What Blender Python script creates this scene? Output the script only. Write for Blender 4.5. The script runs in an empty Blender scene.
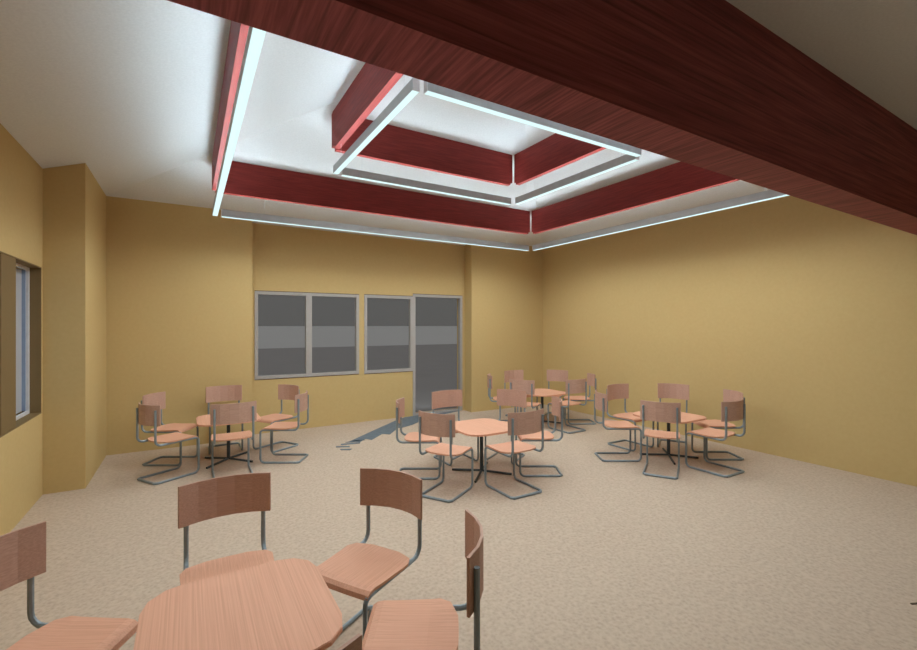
import bpy, bmesh, math
from math import radians, sin, cos, pi
from mathutils import Vector, Matrix

C = bpy.context.scene.collection
SC = bpy.context.scene

# ---------------------------------------------------------------- camera
EYE = 1.70
cd = bpy.data.cameras.new('camera')
cam = bpy.data.objects.new('camera', cd); C.objects.link(cam)
cam.location = (0, 0, EYE)
cam.rotation_euler = (radians(90), 0, radians(-31))
cd.sensor_width = 36.0
cd.lens = 36.0 * 449 / 917
cd.shift_y = 0.7 / 917
cd.clip_start = 0.05
cd.clip_end = 2000
SC.camera = cam

# ---------------------------------------------------------------- world, added ground light, exposure
w = bpy.data.worlds.new('night_sky'); SC.world = w; w.use_nodes = True
w.node_tree.nodes['Background'].inputs[0].default_value = (0.090, 0.089, 0.086, 1)
w.node_tree.nodes['Background'].inputs[1].default_value = 1.0
sd = bpy.data.lights.new('ground_fill_sun', 'SUN'); sd.energy = 1.0; sd.angle = radians(6)  # added only to brighten the ground outside the windows
sun = bpy.data.objects.new('ground_fill_sun', sd); C.objects.link(sun)
sun.rotation_euler = (radians(6), 0, 0); sun.location = (2, 12, 12)

LAMP_DOWN = 1.0       # visible glow of the lamp undersides
LAMP_WATT = 18.5      # power per metre of tube
LAMP_UP = 37.0         # emission of the lamp tops
LAMP_COL = (0.75, 0.91, 1.0)
DOWN_COL = (0.75, 1.0, 1.0)
TUBE_COL = (0.90, 0.98, 1.0)

vs = SC.view_settings
SC.display_settings.display_device = 'sRGB'
vs.view_transform = 'Standard'; vs.look = 'None'; vs.gamma = 1.0
vs.use_curve_mapping = False
vs.exposure = 0.12

# ---------------------------------------------------------------- materials
def S(r, g, b):
    f = lambda c: (c/255)/12.92 if c/255 <= .04045 else ((c/255+.055)/1.055)**2.4
    return (f(r), f(g), f(b), 1)

def base_mat(name, col, rough=.6, metal=0.0, spec=.3):
    m = bpy.data.materials.new(name); m.use_nodes = True
    p = m.node_tree.nodes['Principled BSDF']
    p.inputs['Base Color'].default_value = col
    p.inputs['Roughness'].default_value = rough
    p.inputs['Metallic'].default_value = metal
    p.inputs['Specular IOR Level'].default_value = spec
    return m, m.node_tree, p

def noise_mat(name, stops, scale, stretch=(1, 1, 1), rough=.6, spec=.3, detail=6, dist=0.0, bump=0.0, metal=0.0):
    m, nt, p = base_mat(name, stops[0][1], rough, metal, spec)
    tc = nt.nodes.new('ShaderNodeTexCoord'); mp = nt.nodes.new('ShaderNodeMapping')
    mp.inputs['Scale'].default_value = stretch
    n = nt.nodes.new('ShaderNodeTexNoise'); n.inputs['Scale'].default_value = scale
    n.inputs['Detail'].default_value = detail; n.inputs['Distortion'].default_value = dist
    r = nt.nodes.new('ShaderNodeValToRGB')
    while len(r.color_ramp.elements) < len(stops): r.color_ramp.elements.new(.5)
    for e, (pos, c) in zip(r.color_ramp.elements, stops): e.position = pos; e.color = c
    L = nt.links.new
    L(tc.outputs['Object'], mp.inputs[0]); L(mp.outputs[0], n.inputs['Vector'])
    L(n.outputs['Fac'], r.inputs[0]); L(r.outputs[0], p.inputs['Base Color'])
    if bump:
        b = nt.nodes.new('ShaderNodeBump'); b.inputs['Strength'].default_value = bump
        b.inputs['Distance'].default_value = .01
        L(n.outputs['Fac'], b.inputs['Height']); L(b.outputs[0], p.inputs['Normal'])
    return m

M = {}
def wall_material():
    m, nt, p = base_mat('yellow_wall_covering', S(190, 164, 104), .9, 0, .15)
    L = nt.links.new
    tc = nt.nodes.new('ShaderNodeTexCoord')
    n1 = nt.nodes.new('ShaderNodeTexNoise'); n1.inputs['Scale'].default_value = 26; n1.inputs['Detail'].default_value = 5
    r1 = nt.nodes.new('ShaderNodeValToRGB')
    r1.color_ramp.elements[0].position = .3; r1.color_ramp.elements[0].color = S(203, 176, 122)
    r1.color_ramp.elements[1].position = .7; r1.color_ramp.elements[1].color = S(206, 180, 126)
    L(tc.outputs['Object'], n1.inputs['Vector']); L(n1.outputs['Fac'], r1.inputs[0])
    L(r1.outputs[0], p.inputs['Base Color'])
    return m
M['wall'] = wall_material()
M['ceiling'] = noise_mat('white_ceiling_plaster', [(.35, S(216, 218, 218)), (.65, S(223, 225, 225))], 60, rough=.95, spec=.1)
def carpet():
    m, nt, p = base_mat('beige_carpet', S(190, 172, 150), .95, 0, .1)
    L = nt.links.new
    tc = nt.nodes.new('ShaderNodeTexCoord')
    mp = nt.nodes.new('ShaderNodeMapping')
    n1 = nt.nodes.new('ShaderNodeTexNoise'); n1.inputs['Scale'].default_value = 36; n1.inputs['Detail'].default_value = 8; n1.inputs['Roughness'].default_value = .7
    n2 = nt.nodes.new('ShaderNodeTexVoronoi'); n2.inputs['Scale'].default_value = 40
    mx = nt.nodes.new('ShaderNodeMath'); mx.operation = 'MULTIPLY_ADD'; mx.inputs[1].default_value = .35
    r = nt.nodes.new('ShaderNodeValToRGB')
    e = r.color_ramp.elements
    e[0].position = .42; e[0].color = S(181, 161, 144)
    e[1].position = .84; e[1].color = S(205, 186, 165)
    k = e.new(.62); k.color = S(195, 175, 155)
    L(tc.outputs['Object'], mp.inputs[0]); L(mp.outputs[0], n1.inputs['Vector']); L(mp.outputs[0], n2.inputs['Vector'])
    L(n2.outputs['Distance'], mx.inputs[0]); L(n1.outputs['Fac'], mx.inputs[2])
    L(mx.outputs[0], r.inputs[0]); L(r.outputs[0], p.inputs['Base Color'])
    return m
M['carpet'] = carpet()
WOOD = [(.32, S(216, 161, 132)), (.5, S(225, 169, 140)), (.68, S(231, 176, 147))]
M['wood_x'] = noise_mat('beech_wood_grain_across', WOOD, 7, (.25, 26, 26), .55, .25, 3)
M['wood_y'] = noise_mat('beech_wood_grain_along', WOOD, 7, (26, .25, 26), .55, .25, 3)
RED = [(.3, S(108, 36, 32)), (.5, S(124, 44, 39)), (.7, S(138, 52, 46))]
BEAM = [(.3, S(106, 52, 58)), (.5, S(136, 70, 76)), (.7, S(162, 88, 92))]
M['beam_x'] = noise_mat('dark_red_beam_timber_along', BEAM, 5, (.35, 14, 14), .6, .2)
M['beam_y'] = noise_mat('dark_red_beam_timber_across', BEAM, 5, (14, .6, 14), .6, .2)
M['wood_back'] = noise_mat('beech_backrest_shaded', [(.32, S(186, 149, 132)), (.5, S(195, 158, 140)), (.68, S(203, 166, 148))], 10, (.5, 20, 20), .6, .2)  # same beech as the seats, darkened to carry the shade of upright faces
M['red_x'] = noise_mat('red_stained_timber_along', RED, 7, (.6, 16, 16), .6, .2)
M['red_y'] = noise_mat('red_stained_timber_across', RED, 7, (16, .6, 16), .6, .2)
M['steel'] = noise_mat('slate_grey_tube_steel', [(.3, S(132, 145, 152)), (.7, S(144, 157, 164))], 30, rough=.4, metal=.25, spec=.5)
M['dark_steel'] = noise_mat('dark_pedestal_steel', [(.3, S(64, 72, 76)), (.7, S(76, 84, 88))], 30, rough=.45, metal=.4, spec=.4)
M['fixture'] = noise_mat('grey_lamp_housing', [(.3, S(176, 180, 182)), (.7, S(184, 188, 190))], 12, rough=.5)
M['frame'] = noise_mat('pale_grey_window_frame', [(.3, S(170, 166, 162)), (.7, S(176, 172, 168))], 20, rough=.5)
M['white_frame'] = noise_mat('white_window_frame', [(.3, S(214, 214, 216)), (.7, S(222, 222, 224))], 20, rough=.5)
M['blue_bead'] = noise_mat('blue_grey_glazing_bead', [(.3, S(140, 158, 184)), (.7, S(146, 164, 190))], 20, rough=.5)
M['frosted'] = noise_mat('frosted_grey_glass', [(.3, S(184, 186, 190)), (.7, S(190, 192, 196))], 5, rough=.35)
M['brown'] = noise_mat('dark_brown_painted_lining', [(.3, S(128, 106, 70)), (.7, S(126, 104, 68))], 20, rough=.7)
M['dark_dash'] = noise_mat('dark_brown_dash', [(.3, S(62, 48, 34)), (.7, S(90, 72, 52))], 9, (6, 6, 1), rough=.8)  # dark tone for dashes where surfaces z-fight
M['streak'] = noise_mat('blue_grey_streak_shade', [(.3, S(102, 113, 122)), (.7, S(114, 125, 134))], 14, rough=.8)  # streak colour, also stands in for floor shade at the door
M['terrace'] = noise_mat('dark_terrace_paving', [(.3, S(133, 131, 130)), (.7, S(137, 135, 134))], .6, rough=.9, spec=0)
M['field'] = noise_mat('pale_grey_ground', [(.3, S(172, 172, 171)), (.7, S(176, 176, 175))], .05, rough=.9, spec=0)

def emit(name, col, s):
    m = bpy.data.materials.new(name); m.use_nodes = True; nt = m.node_tree
    nt.nodes.remove(nt.nodes['Principled BSDF'])
    e = nt.nodes.new('ShaderNodeEmission'); e.inputs[0].default_value = (*col, 1); e.inputs[1].default_value = s
    nt.links.new(e.outputs[0], nt.nodes['Material Output'].inputs[0]); return m
M['glow_down'] = emit('cool_white_diffuser', DOWN_COL, LAMP_DOWN)
M['glow_up'] = emit('cool_white_uplight', LAMP_COL, LAMP_UP)
def glass():
    m = bpy.data.materials.new('clear_glass'); m.use_nodes = True; nt = m.node_tree
    nt.nodes.remove(nt.nodes['Principled BSDF'])
    t = nt.nodes.new('ShaderNodeBsdfTransparent'); t.inputs[0].default_value = (.98, .98, .98, 1)
    g = nt.nodes.new('ShaderNodeBsdfGlossy'); g.inputs['Roughness'].default_value = .5
    x = nt.nodes.new('ShaderNodeMixShader'); x.inputs[0].default_value = .012
    nt.links.new(t.outputs[0], x.inputs[1]); nt.links.new(g.outputs[0], x.inputs[2])
    nt.links.new(x.outputs[0], nt.nodes['Material Output'].inputs[0]); return m
M['glass'] = glass()

# ---------------------------------------------------------------- mesh helpers
def obj(name, bm, mats, parent=None, smooth=False):
    me = bpy.data.meshes.new(name)
    bmesh.ops.recalc_face_normals(bm, faces=bm.faces)
    if smooth:
        for f in bm.faces: f.smooth = True
    bm.to_mesh(me); bm.free()
    for m in (mats if isinstance(mats, (list, tuple)) else [mats]): me.materials.append(m)
    o = bpy.data.objects.new(name, me); C.objects.link(o)
    if parent: o.parent = parent
    return o

def box(bm, x0, x1, y0, y1, z0, z1, bevel=0.0, mi=0):
    v = [bm.verts.new(p) for p in ((x0,y0,z0),(x1,y0,z0),(x1,y1,z0),(x0,y1,z0),(x0,y0,z1),(x1,y0,z1),(x1,y1,z1),(x0,y1,z1))]
    fs = [bm.faces.new([v[i] for i in q]) for q in ((3,2,1,0),(4,5,6,7),(0,1,5,4),(1,2,6,5),(2,3,7,6),(3,0,4,7))]
    for f in fs: f.material_index = mi
    if bevel:
        es = list({e for f in fs for e in f.edges})
        bmesh.ops.bevel(bm, geom=es, offset=bevel, segments=2, affect='EDGES')
    return fs

def boxes(*bs, bevel=0.0):
    bm = bmesh.new()
    for b in bs: box(bm, *b, bevel=bevel)
    return bm

def tube(bm, pts, r, n=8, cap=True):
    pts = [Vector(p) for p in pts]; rings = []
    t0 = (pts[1]-pts[0]).normalized()
    up = Vector((0, 0, 1)) if abs(t0.z) < .9 else Vector((1, 0, 0))
    u = t0.cross(up).normalized()
    for i, p in enumerate(pts):
        a = (pts[i]-pts[i-1]).normalized() if i else (pts[1]-pts[0]).normalized()
        b = (pts[i+1]-pts[i]).normalized() if i < len(pts)-1 else a
        t = (a+b).normalized()
        u = (u - t*u.dot(t)).normalized(); v = t.cross(u)
        k = 1/max(.6, cos(a.angle(b)/2)) if a.angle(b) > 1e-4 else 1
        rings.append([bm.verts.new(p + (u*cos(2*pi*(j+.5)/n) + v*sin(2*pi*(j+.5)/n))*r*(k if i not in (0, len(pts)-1) else 1)) for j in range(n)])
    for A, B in zip(rings, rings[1:]):
        for j in range(n): bm.faces.new((A[j], A[(j+1)%n], B[(j+1)%n], B[j]))
    if cap: bm.faces.new(rings[0][::-1]); bm.faces.new(rings[-1])

def arc(c, r, a0, a1, n, plane='yz', x=0):
    out = []
    for i in range(n+1):
        a = radians(a0+(a1-a0)*i/n)
        out.append((x, c[0]+r*cos(a), c[1]+r*sin(a)) if plane == 'yz' else (c[0]+r*cos(a), c[1]+r*sin(a), x))
    return out

def prism(bm, poly, z0, z1, bevel=0):
    a = [bm.verts.new((x, y, z0)) for x, y in poly]; b = [bm.verts.new((x, y, z1)) for x, y in poly]
    n = len(poly); top = bm.faces.new(b); bm.faces.new(a[::-1])
    for i in range(n): bm.faces.new((a[i], a[(i+1)%n], b[(i+1)%n], b[i]))
    if bevel: bmesh.ops.bevel(bm, geom=list(top.edges), offset=bevel, segments=2, affect='EDGES')

def empty(name, loc=(0, 0, 0), rz=0):
    o = bpy.data.objects.new(name, None); C.objects.link(o)
    o.location = loc; o.rotation_euler = (0, 0, rz); o.empty_display_size = .1; return o
def tag(o, label, cat, group=None, kind=None):
    o['label'] = label; o['category'] = cat
    if group: o['group'] = group
    if kind: o['kind'] = kind
    return o
def struct(o, label=None, cat=None):
    o['kind'] = 'structure'
    if label: o['label'] = label
    if cat: o['category'] = cat
    return o

# ---------------------------------------------------------------- room shell
XL, XR, YB, YN, H, SL, SN = -.925, 6.59, 7.42, 1.292, 3.40, .355, .45   # eave lines and hip slope
XW = -1.26                                                    # left wall plane
YNICHE, NX0, NX1 = 7.68, .826, 4.758
YBACK = -2.6

bm = boxes((XW-.4, XR+.3, YBACK-.2, 8.0, -.12, 0))
struct(obj('floor', bm, M['carpet']), 'mottled beige carpet covering the whole floor', 'floor')

bm = bmesh.new()
ym = (SL*YB+SN*YN)/(SL+SN); zr = H+SL*(YB-ym); hy = YB-ym
V = lambda x, y, z: bm.verts.new((x, y, z))
NL, NR, BL, BR = V(XL,YN,H), V(XR,YN,H), V(XL,YB,H), V(XR,YB,H)
R1, R2 = V(XL+hy, ym, zr), V(XR-hy, ym, zr)
bm.faces.new((NL, NR, R2, R1)); bm.faces.new((BR, BL, R1, R2)); bm.faces.new((BL, NL, R1)); bm.faces.new((NR, BR, R2))
e = .38; zl = H-SL*e; yb2 = 7.95; zb = H-SL*(yb2-YB)
LN, LB = V(XL-e, YN, zl), V(XL-e, YB, zl)
bm.faces.new((NL, BL, LB, LN))
B2, B3 = V(XL, yb2, zb), V(XR, yb2, zb)
bm.faces.new((BL, BR, B3, B2))
F0, F1, F2 = V(XL-e, YBACK, zl), V(XL, YBACK, H), V(XR, YBACK, H)
bm.faces.new((F0, F1, NL, LN)); bm.faces.new((F1, F2, NR, NL))
co = obj('ceiling', bm, M['ceiling'])
sm = co.modifiers.new('thickness', 'SOLIDIFY'); sm.thickness = .05; sm.offset = 1
for p in co.data.polygons:
    if p.normal.z > 0: p.flip()
struct(co, 'white hipped ceiling sloping up to the middle of the room', 'ceiling')
sm.offset = -1

ZT = 3.42
struct(obj('wall_right', boxes((XR, XR+.2, YBACK, 8.0, 0, ZT)), M['wall']), 'long plain yellow wall on the right side', 'wall')
struct(obj('wall_near', boxes((XW-.3, XR+.2, YBACK-.2, YBACK, 0, ZT)), M['wall']), 'yellow wall behind the viewer', 'wall')
WY0, WY1, WZ0, WZ1 = 2.55, 5.985, .825, 2.283
struct(obj('wall_left', boxes((XW-.3, XW, YBACK, 8.0, 0, WZ0), (XW-.3, XW, YBACK, 8.0, WZ1, 3.28),
       (XW-.3, XW, YBACK, WY0, WZ0, WZ1), (XW-.3, XW, WY1, 8.0, WZ0, WZ1)), M['wall']),
       'yellow wall with the deep brown lined window at left', 'wall')
struct(obj('wall_pilaster', boxes((XW, XL, 6.03, 8.0, 0, 3.40)), M['wall']), 'yellow pier stepping forward beside the left window', 'wall')

W1 = (.885, 2.570, .855, 2.245); W2 = (2.665, 3.612, .850, 2.250); DR = (3.612, 4.70, 0, 2.295)
bm = boxes((XL, NX0, YB, 7.95, 0, ZT), (NX1, XR, YB, 7.95, 0, ZT))
for b in ((NX0, DR[0], 0, W2[2]), (NX0, W2[0], W2[2], W1[2]), (NX0, W1[0], W1[2], W1[3]), (W1[1], W2[0], W1[2], W1[3]),
          (NX0, W2[0], W1[3], W2[3]), (NX0, W2[1], W2[3], DR[3]), (DR[1], NX1, 0, DR[3]), (NX0, NX1, DR[3], ZT)):
    box(bm, b[0], b[1], YNICHE, YNICHE+.2, b[2], b[3])
struct(obj('wall_back', bm, M['wall']), 'yellow back wall with a shallow recess holding windows and door', 'wall')

def framed(name, rect, mull, fw, lab, bottom=True, y=YNICHE):
    x0, x1, z0, z1 = rect
    root = struct(empty(name, ((x0+x1)/2, y, z0)), lab, name.split('_')[0])
    ox, oz = (x0+x1)/2, z0
    r = lambda a, b, c, d, Y0=-.012, Y1=.07: (a-ox, b-ox, Y0, Y1, c-oz, d-oz)
    fl = [r(x0, x0+fw, z0, z1), r(x1-fw, x1, z0, z1), r(x0+fw, x1-fw, z1-fw, z1), r(x0+fw, x1-fw, z0, z0+fw*(1 if bottom else .6))]
    obj('window_frame' if 'window' in name else 'door_frame', boxes(*fl), M['frame'], root)
    xs = [x0+fw] + ([mull[0], mull[1]] if mull else []) + [x1-fw]
    if mull: obj('mullion', boxes(r(mull[0], mull[1], z0+fw, z1-fw)), M['frame'], root)
    for a, b in zip(xs[::2], xs[1::2]):
        obj('pane', boxes(r(a, b, z0+fw*(1 if bottom else .6), z1-fw, .03, .036)), M['glass'], root)
    obj('dark_dash', boxes(r(x0, x1, z1, z1+.009, -.006, .004), r(x0, x1, z0-.009, z0, -.006, .004) if bottom else r(x0, x0+.01, z1, z1+.009, -.006, .004)), M['dark_dash'], root)  # thin dark lines added for z-fighting dashes along the frame edges
    return root
framed('window_1', W1, (1.665, 1.760), .05, 'wide two pane window with pale grey frame, left in the back recess')
framed('window_2', W2, None, .052, 'narrow single pane window between the wide window and the glass door')
d = framed('door_1', DR, None, .05, 'full height glass door at the right end of the back recess', bottom=False)

# left window: brown lining, pier, white frames and frosted panes
lw = struct(empty('window_3', (XW, (WY0+WY1)/2, WZ0)), 'deep brown lined window with white frame in the left wall', 'window')
ox, oy, oz = XW, (WY0+WY1)/2, WZ0
def L3(x0, x1, y0, y1, z0, z1): return (x0-ox, x1-ox, y0-oy, y1-oy, z0-oz, z1-oz)
t = .012
obj('lining', boxes(L3(XW-.14, XW, WY1-t, WY1, WZ0, WZ1), L3(XW-.14, XW, WY0, WY0+t, WZ0, WZ1),
    L3(XW-.14, XW, WY0+t, WY1-t, WZ1-t, WZ1), L3(XW-.14, XW, WY0+t, WY1-t, WZ0, WZ0+t)), M['brown'], lw)
obj('pier', boxes(L3(XW-.13, XW-.004, 4.875, 5.23, WZ0+t, WZ1-t)), M['brown'], lw)
for y0, y1 in ((5.23, WY1-t), (WY0+t, 4.875)):
    x1 = XW-.085; x0 = x1-.022; f = .03; za, zb_ = WZ0+t, WZ1-t
    obj('sash', boxes(L3(x0, x1, y1-f, y1, za, zb_), L3(x0, x1, y0, y0+f, za, zb_), L3(x0, x1, y0+f, y1-f, zb_-f, zb_), L3(x0, x1, y0+f, y1-f, za, za+f)), M['white_frame'], lw)
    g = .012
    obj('glazing_bead', boxes(L3(x0-.026, x0, y1-f-g, y1-f, za+f, zb_-f), L3(x0-.026, x0, y0+f, y0+f+g, za+f, zb_-f)), M['blue_bead'], lw)
    obj('pane', boxes(L3(x0-.036, x0-.026, y0+f, y1-f, za+f, zb_-f)), M['frosted'], lw)

# ground outside the windows
struct(obj('ground_terrace', boxes((-60, 80, 8.0, 36.5, -.14, -.02)), M['terrace']), 'dark paving outside the back windows', 'ground')
struct(obj('ground_field', boxes((-900, 1500, 36.5, 1600, -.16, -.02)), M['field']), 'pale strip of ground beyond the dark paving', 'ground')

# ---------------------------------------------------------------- big timber beam across the room
BY0, BY1, BZ0 = 1.292, 1.543, 2.638
bm = bmesh.new()
zf = H+SL*.01
fs = box(bm, XW, XR, BY0, BY1, BZ0, zf)
for f in fs:
    if abs(f.normal.z) > .9 or f is fs[0]: f.material_index = 1
fs[0].material_index = 1
# trim the top to the slopes of the ceiling at both ends
bmesh.ops.bisect_plane(bm, geom=bm.verts[:]+bm.edges[:]+bm.faces[:], plane_co=(XL, 0, H), plane_no=(-SL, 0, 1), clear_outer=True)
bmesh.ops.bisect_plane(bm, geom=bm.verts[:]+bm.edges[:]+bm.faces[:], plane_co=(XR, 0, H), plane_no=(SL, 0, 1), clear_outer=True)
bmesh.ops.holes_fill(bm, edges=bm.edges[:])
o = obj('timber_beam', bm, [M['beam_x'], M['beam_y']])
struct(o, 'massive dark red timber beam spanning the room overhead', 'beam')

# ---------------------------------------------------------------- hanging red boards and linear lamps
def board(cx, cy, length, along, ztop, zbot, thick, lab, grp, tops=None):
    """hanging board, long axis on its own X"""
    root_rot = 0 if along == 'x' else pi/2
    bm = bmesh.new()
    box(bm, -length/2, length/2, -thick/2, thick/2, zbot-ztop, 0)
    vert_edges = [e for e in bm.edges if abs((e.verts[0].co-e.verts[1].co).y) > thick*.9 and min(e.verts[0].co.z, e.verts[1].co.z) < -.1]
    bmesh.ops.bevel(bm, geom=vert_edges, offset=.035, segments=4, affect='EDGES')
    o = obj('hanging_board', bm, M['red_x'])
    o.location = (cx, cy, ztop); o.rotation_euler = (0, 0, root_rot)
    return tag(o, lab, 'ceiling board', grp)

def lamp(cx, cy, length, along, zbot, hgt, wid, zboard, lab, grp):
    root = empty('linear_lamp', (cx, cy, zbot), 0 if along == 'x' else pi/2)
    tag(root, lab, 'ceiling lamp', grp)
    hl, hw = length/2, wid/2
    bm = bmesh.new()
    box(bm, -hl, hl, -hw, -hw+.008, .003, hgt-.003); box(bm, -hl, hl, hw-.008, hw, .003, hgt-.003)
    obj('housing', bm, M['fixture'], root)
    obj('diffuser', boxes((-hl, hl, -hw, hw, 0, .003)), M['glow_down'], root)
    obj('uplight_cover', boxes((-hl, hl, -hw+.008, hw-.008, hgt-.012, hgt-.009)), M['glow_up'], root)
    n = max(3, round(length/.55))
    for i in range(n):
        ld = bpy.data.lights.new('tube_light', 'SPOT'); ld.spot_size = radians(180); ld.spot_blend = .74; ld.energy = LAMP_WATT*length/n; ld.color = TUBE_COL; ld.shadow_soft_size = 0.0
        lo = bpy.data.objects.new('tube_light', ld); C.objects.link(lo); lo.parent = root
        lo.location = (-hl+length*(i+.5)/n, 0, -.012)
    for s in (-1, 1):
        obj('end_cap', boxes((min(s*hl, s*(hl+.006)), max(s*hl, s*(hl+.006)), -hw, hw, 0, hgt)), M['white_frame'], root)
        bm = bmesh.new(); tube(bm, [(s*hl*.8, 0, hgt-.002), (s*hl*.8, 0, zboard-zbot)], .0012, 6)
        obj('suspension_wire', bm, M['fixture'], root)
    return root

OX0, OX1, OY0, OY1 = .28, 5.37, 1.96, 6.36
IX0, IX1, IY0, IY1 = 1.465, 4.09, 3.04, 5.23
for (x0, x1, y0, y1, zt, zb_, lz, tag_, grp) in (
        (OX0, OX1, OY0, OY1, 3.78, 3.365, 3.065, 'outer', 'outer'), (IX0, IX1, IY0, IY1, 4.185, 3.742, 3.465, 'inner', 'inner')):
    th = .065; g = .0; h = th/2
    bg, lg = 'red boards hanging from the ceiling', 'linear lamps under the red boards'
    board((x0-h+x1-h-.02)/2, y1, x1-x0-.02, 'x', zt, zb_, th, 'red timber board on the far side of the %s ceiling frame' % tag_, bg)
    board(x0, (y0+y1)/2-h/2, y1-y0-h, 'y', zt, zb_, th, 'red timber board on the left side of the %s ceiling frame' % tag_, bg)
    board(x1, (y0+h+y1-h-.02)/2, y1-y0-2*h-.02, 'y', zt, zb_, th, 'red timber board on the right side of the %s ceiling frame' % tag_, bg)
    board((x0+x1)/2, y0, x1-x0-2*h, 'x', min(zt, H+SN*(y0-th-YN)), zb_, th, 'red timber board on the near side of the %s ceiling frame' % tag_, bg)
    lh, lw_ = .095, .055; q = .075
    lamp((x0+x1)/2, y1, x1-x0-2*q, 'x', lz, lh, lw_, zb_, 'long white linear lamp on the far side of the %s square' % tag_, lg)
    lamp(x0, (y0+y1)/2, y1-y0-.04, 'y', lz, lh, lw_, zb_, 'long white linear lamp on the left side of the %s square' % tag_, lg)
    lamp(x1, (y0+y1)/2, y1-y0-2*q, 'y', lz, lh, lw_, zb_, 'long white linear lamp on the right side of the %s square' % tag_, lg)
    lamp((x0+x1)/2, y0, x1-x0-2*q, 'x', lz, lh, lw_, zb_, 'long white linear lamp on the near side of the %s square' % tag_, lg)

# ---------------------------------------------------------------- cantilever chair
def make_chair():
    root = empty('cantilever_chair')
    R = .0125; X = .192
    # seat: trapezoid with a rounded rear edge and a rolled front lip
    prof = [(-.165, .0), (-.125, 0), (-.05, -.003), (.10, -.002), (.165, 0), (.195, -.005), (.213, -.018), (.221, -.038)]
    def halfw(y):
        if y < -.11: return .222*math.sqrt(max(0, 1-((-.11-y)/.085)**2))*.55 + .222*.45
        return .222 - .022*(y+.11)/.33
    bm = bmesh.new(); rows = []
    th = .014; ny = 8
    for k, (y, z) in enumerate(prof):
        w_ = halfw(y); row = []
        for i in range(ny+1):
            x = -w_ + 2*w_*i/ny
            yy = y
            if k < 2: yy = y + (.0 if abs(x) < .1 else (abs(x)-.1)*.28) - .012*(1-(x/.215)**2)*(1 if k == 0 else .3)
            row.append((x, yy, 0.440+z-.004*(1-(x/.21)**2)))
        rows.append(row)
    tv = [[bm.verts.new(p) for p in r] for r in rows]
    bv = [[bm.verts.new((p[0], p[1]-(th*.8 if k > 5 else 0), p[2]-(th if k <= 5 else th*.35))) for p in r] for k, r in enumerate(rows)]
    n = len(rows)
    for k in range(n-1):
        for i in range(ny):
            bm.faces.new((tv[k][i], tv[k][i+1], tv[k+1][i+1], tv[k+1][i])); bm.faces.new((bv[k][i], bv[k+1][i], bv[k+1][i+1], bv[k][i+1]))
        for a in (0, ny): bm.faces.new((tv[k][a], tv[k+1][a], bv[k+1][a], bv[k][a]))
    for i in range(ny):
        for a in (0, n-1): bm.faces.new((tv[a][i], tv[a][i+1], bv[a][i+1], bv[a][i]))
    obj('seat', bm, M['wood_y'], root)
    # backrest: faceted bent board, concave towards the sitter
    bm = bmesh.new(); ns = 5; t = .012; hw = .224; z0, z1 = .628, .848
    fr, bk = [], []
    for i in range(ns+1):
        u = -1+2*i/ns
        x = hw*u; y = -.268 + .062*u*u
        nx, ny_ = -2*.062*u/hw, 1.0; l = math.hypot(nx, ny_); nx /= l; ny_ /= l
        fr.append([bm.verts.new((x, y, z0)), bm.verts.new((x, y, z1))])
        bk.append([bm.verts.new((x-nx*t, y-ny_*t, z0)), bm.verts.new((x-nx*t, y-ny_*t, z1))])
    for i in range(ns):
        bm.faces.new((fr[i][0], fr[i+1][0], fr[i+1][1], fr[i][1])); bm.faces.new((bk[i][0], bk[i][1], bk[i+1][1], bk[i+1][0]))
        for a in (0, 1): bm.faces.new((fr[i][a], bk[i][a], bk[i+1][a], fr[i+1][a]))
    for a in (0, ns): bm.faces.new((fr[a][0], fr[a][1], bk[a][1], bk[a][0]))
    obj('backrest', bm, M['wood_back'], root)
    ZS = .4125; YP = -.245; YF = .225; r = .06
    for s in (-1, 1):
        x = s*X
        bm = bmesh.new(); tube(bm, [(x, YP, .795), (x, YP, .62), (x, YP, ZS+r+.03)] + arc((YP+r, ZS+r), r, 180, 225, 2, x=x), R); obj('back_post', bm, M['steel'], root)
        bm = bmesh.new(); tube(bm, arc((YP+r, ZS+r), r, 225, 270, 2, x=x) + [(x, 0, ZS), (x, YF-.035, ZS)] + arc((YF-.035, ZS-.035), .035, 90, 45, 1, x=x)[1:], R); obj('seat_rail', bm, M['steel'], root)
        bm = bmesh.new(); tube(bm, arc((YF-.035, ZS-.035), .035, 45, 0, 2, x=x) + [(x, YF, .06)] + arc((YF-.05, R+.05), .05, 0, -45, 2, x=x)[1:], R); obj('leg', bm, M['steel'], root)
    bm = bmesh.new()
    a = arc((YF-.05, R+.05), .05, -45, -90, 2, x=-X); b = arc((YF-.05, R+.05), .05, -45, -90, 2, x=X)
    tube(bm, a + [(-X, YP+.03, R), (-X+.025, YP, R), (X-.025, YP, R), (X, YP+.03, R)] + b[::-1], R)
    obj('base_rail', bm, M['steel'], root)
    return root

def make_table():
    root = empty('pedestal_table')
    hx, hy_, r = .350, .365, .16
    poly = []
    for cx, cy, a0 in ((hx-r, hy_-r, 0), (-hx+r, hy_-r, 90), (-hx+r, -hy_+r, 180), (hx-r, -hy_+r, 270)):
        for i in range(4):
            a = radians(a0+30*i); poly.append((cx+r*cos(a), cy+r*sin(a)))
    bm = bmesh.new(); prism(bm, poly, .522, .542, .003)
    obj('tabletop', bm, M['wood_y'], root)
    bm = bmesh.new(); tube(bm, [(0, 0, .03), (0, 0, .516)], .021, 12); obj('pedestal', bm, M['dark_steel'], root)
    bm = bmesh.new(); tube(bm, [(0, 0, .5125), (0, 0, .522)], .12, 16); obj('mounting_plate', bm, M['dark_steel'], root)
    for k in range(4):
        a = radians(45+90*k)
        bm = bmesh.new(); tube(bm, [(.012*cos(a), .012*sin(a), .03), (.35*cos(a), .35*sin(a), .014)], .013, 8); obj('foot', bm, M['dark_steel'], root)
    return root

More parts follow.
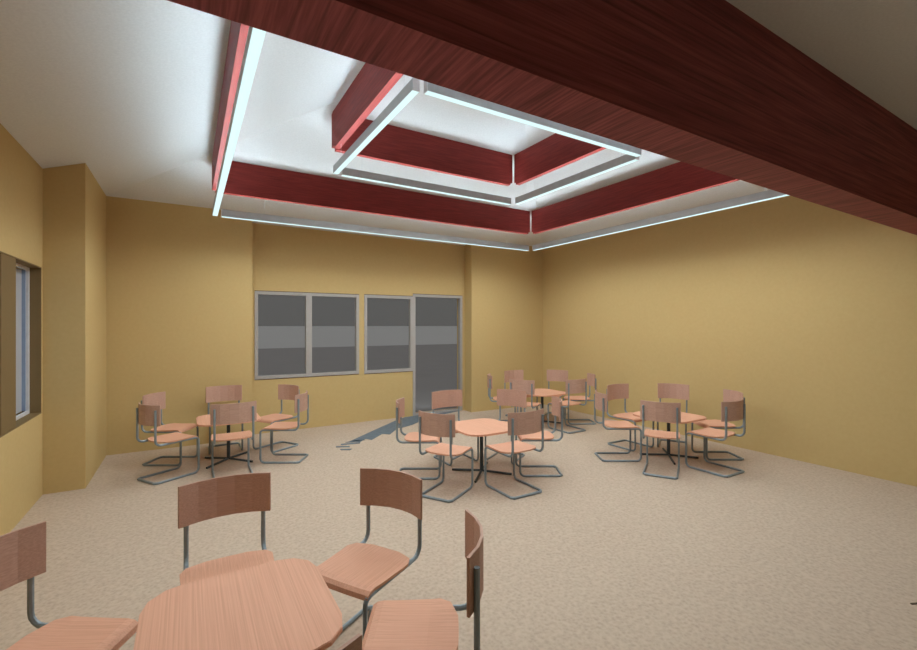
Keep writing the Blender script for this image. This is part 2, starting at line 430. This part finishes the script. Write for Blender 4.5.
def copy_tree(o, parent=None):
    c = o.copy(); C.objects.link(c)
    if parent: c.parent = parent
    for ch in list(o.children): copy_tree(ch, c)
    return c

chair0 = make_chair(); table0 = make_table(); first = [True, True]
def place_table(x, y, lab):
    o = table0 if first[0] else copy_tree(table0); first[0] = False
    o.location = (x, y, 0); tag(o, lab, 'table', 'pedestal tables')
def place_chair(x, y, rz, lab, grp, side=.91):
    o = chair0 if first[1] else copy_tree(chair0); first[1] = False
    o.location = (x, y, 0); o.rotation_euler = (0, 0, radians(rz)); o.scale = (1 if rz in (0, 180) else side, 1, 1); tag(o, lab, 'chair', grp)

# offsets from the table centre: (dx, dy, turn), chair faces the table
SPOT = {'n': (0, .585, 180), 's': (0, -.585, 0), 'ne': (.595, .31, 121), 'se': (.595, -.31, 59), 'sw': (-.595, -.31, -59), 'nw': (-.595, .31, -121)}
TABLES = {
 'front': ((.18, 2.0), 'octagonal beech table in the left foreground, cut by the picture edge'),
 'middle': ((2.90, 4.31), 'octagonal beech table in the middle of the room'),
 'right': ((5.33, 3.585), 'octagonal beech table nearest the long right wall'),
 'left': ((.43, 6.345), 'octagonal beech table by the back wall at left, below the wide window'),
 'far': ((5.31, 5.985), 'octagonal beech table farthest away, near the back right corner'),
}
WHERE = {
 'front': 'foreground table', 'middle': 'middle table', 'right': 'table by the right wall', 'left': 'back left table', 'far': 'farthest corner table'}
LAB = {
 'front': {'n': 'large beech chair behind the foreground table, directly beyond the tabletop', 'ne': 'beech chair at the right rear of the foreground table, seat fully visible',
   'se': 'beech chair seen edge-on at the right of the foreground table', 'nw': 'beech chair cut by the left picture edge at the foreground table',
   's': 'beech chair mostly below the picture edge, nearest the viewer at the foreground table'},
 'middle': {'n': 'beech chair behind the middle table, in front of the glass door', 'ne': 'beech chair at the far right of the middle table, overlapping the farthest group',
   'se': 'beech chair at the right end of the middle table, seen from the side', 's': 'beech chair at the near right of the middle table, its back to the viewer',
   'sw': 'beech chair at the near left of the middle table, its back to the viewer', 'nw': 'beech chair at the left end of the middle table, beside the floor strip'},
 'right': {'n': 'beech chair at the left rear of the table by the right wall', 'ne': 'beech chair behind the table by the right wall, facing the viewer',
   'se': 'beech chair at the right rear of the table by the right wall, half hidden', 's': 'beech chair at the near right of the table by the right wall, seen side-on',
   'sw': 'beech chair in front of the table by the right wall, its back to the viewer', 'nw': 'beech chair at the left end of the table by the right wall, seen side-on'},
 'left': {'n': 'beech chair behind the back left table, facing the viewer', 'ne': 'beech chair at the right rear of the back left table, under the wide window',
   'se': 'beech chair at the near right of the back left table, seen from the side', 's': 'beech chair in front of the back left table, its back to the viewer',
   'sw': 'beech chair at the near left of the back left table, brown back in front', 'nw': 'beech chair at the left rear of the back left table, against the yellow wall'},
 'far': {'n': 'beech chair at the left rear of the farthest table', 'ne': 'beech chair behind the farthest table, facing the viewer by the corner',
   'se': 'beech chair at the right end of the farthest table, near the right wall', 's': 'beech chair at the near right of the farthest table, its back to the viewer',
   'sw': 'beech chair at the near left of the farthest table, partly hidden by another chair', 'nw': 'beech chair at the left end of the farthest table, beside the recess corner'},
}
NUDGE = {'front': (.035, -.05), 'middle': (-.02, -.035), 'right': (-.045, .0), 'far': (-.03, -.02), 'left': (.015, -.02)}
for k, ((cx, cy), lab) in TABLES.items():
    place_table(cx, cy, lab)
    for s, (dx, dy, rz) in SPOT.items():
        dx += NUDGE[k][0 if 'e' in s else 1] if s not in 'ns' else 0
        if s in LAB[k]: place_chair(cx+dx, cy+dy, rz, LAB[k][s], 'beech chairs at the ' + WHERE[k], .955 if k == 'front' else .91)

# ---------------------------------------------------------------- flat dark shape for a z-fighting streak and floor shade by the door
bm = bmesh.new()
def slab(pts, z=.006):
    a = [bm.verts.new((x, y, .0005)) for x, y in pts]; b = [bm.verts.new((x, y, z)) for x, y in pts]
    bm.faces.new(b); bm.faces.new(a[::-1]); n = len(pts)
    for i in range(n): bm.faces.new((a[i], a[(i+1)%n], b[(i+1)%n], b[i]))
slab([(2.03, 6.47), (2.603, 6.974), (3.154, 7.449), (3.433, 7.637), (3.62, 7.665), (4.62, 7.665), (3.80, 7.40), (3.518, 7.181), (3.277, 6.999), (3.02, 6.88), (2.981, 6.913), (2.696, 6.565), (2.601, 6.66), (2.337, 6.387), (2.267, 6.497), (2.15, 6.36)])  # door end of the streak is drawn over shaded floor
# broken dashes at the near end of the z-fighting streak
for q in ([(1.777, 6.304), (1.938, 6.225), (1.934, 6.167), (1.762, 6.252)], [(1.781, 6.123), (1.93, 6.063), (1.888, 6.018), (1.781, 6.077)],
          [(1.869, 6.389), (2.14, 6.349), (2.12, 6.286), (1.857, 6.336)], [(1.95, 6.44), (2.10, 6.49), (2.25, 6.44), (2.05, 6.40)]):
    slab(q)
tag(obj('floor_streak_and_shade', bm, M['streak']), 'dark blue-grey z-fighting streak and painted floor shade in front of the glass door', 'floor strip')
bm = bmesh.new()
slab([(3.783, .932), (3.86, .895), (3.84, .888), (3.774, .922)], .004)  # flat dash standing in for a z-fighting spot
tag(obj('floor_mark', bm, M['dark_dash']), 'tiny dark dash drawn for z-fighting on the carpet at the lower right picture edge', 'floor mark')
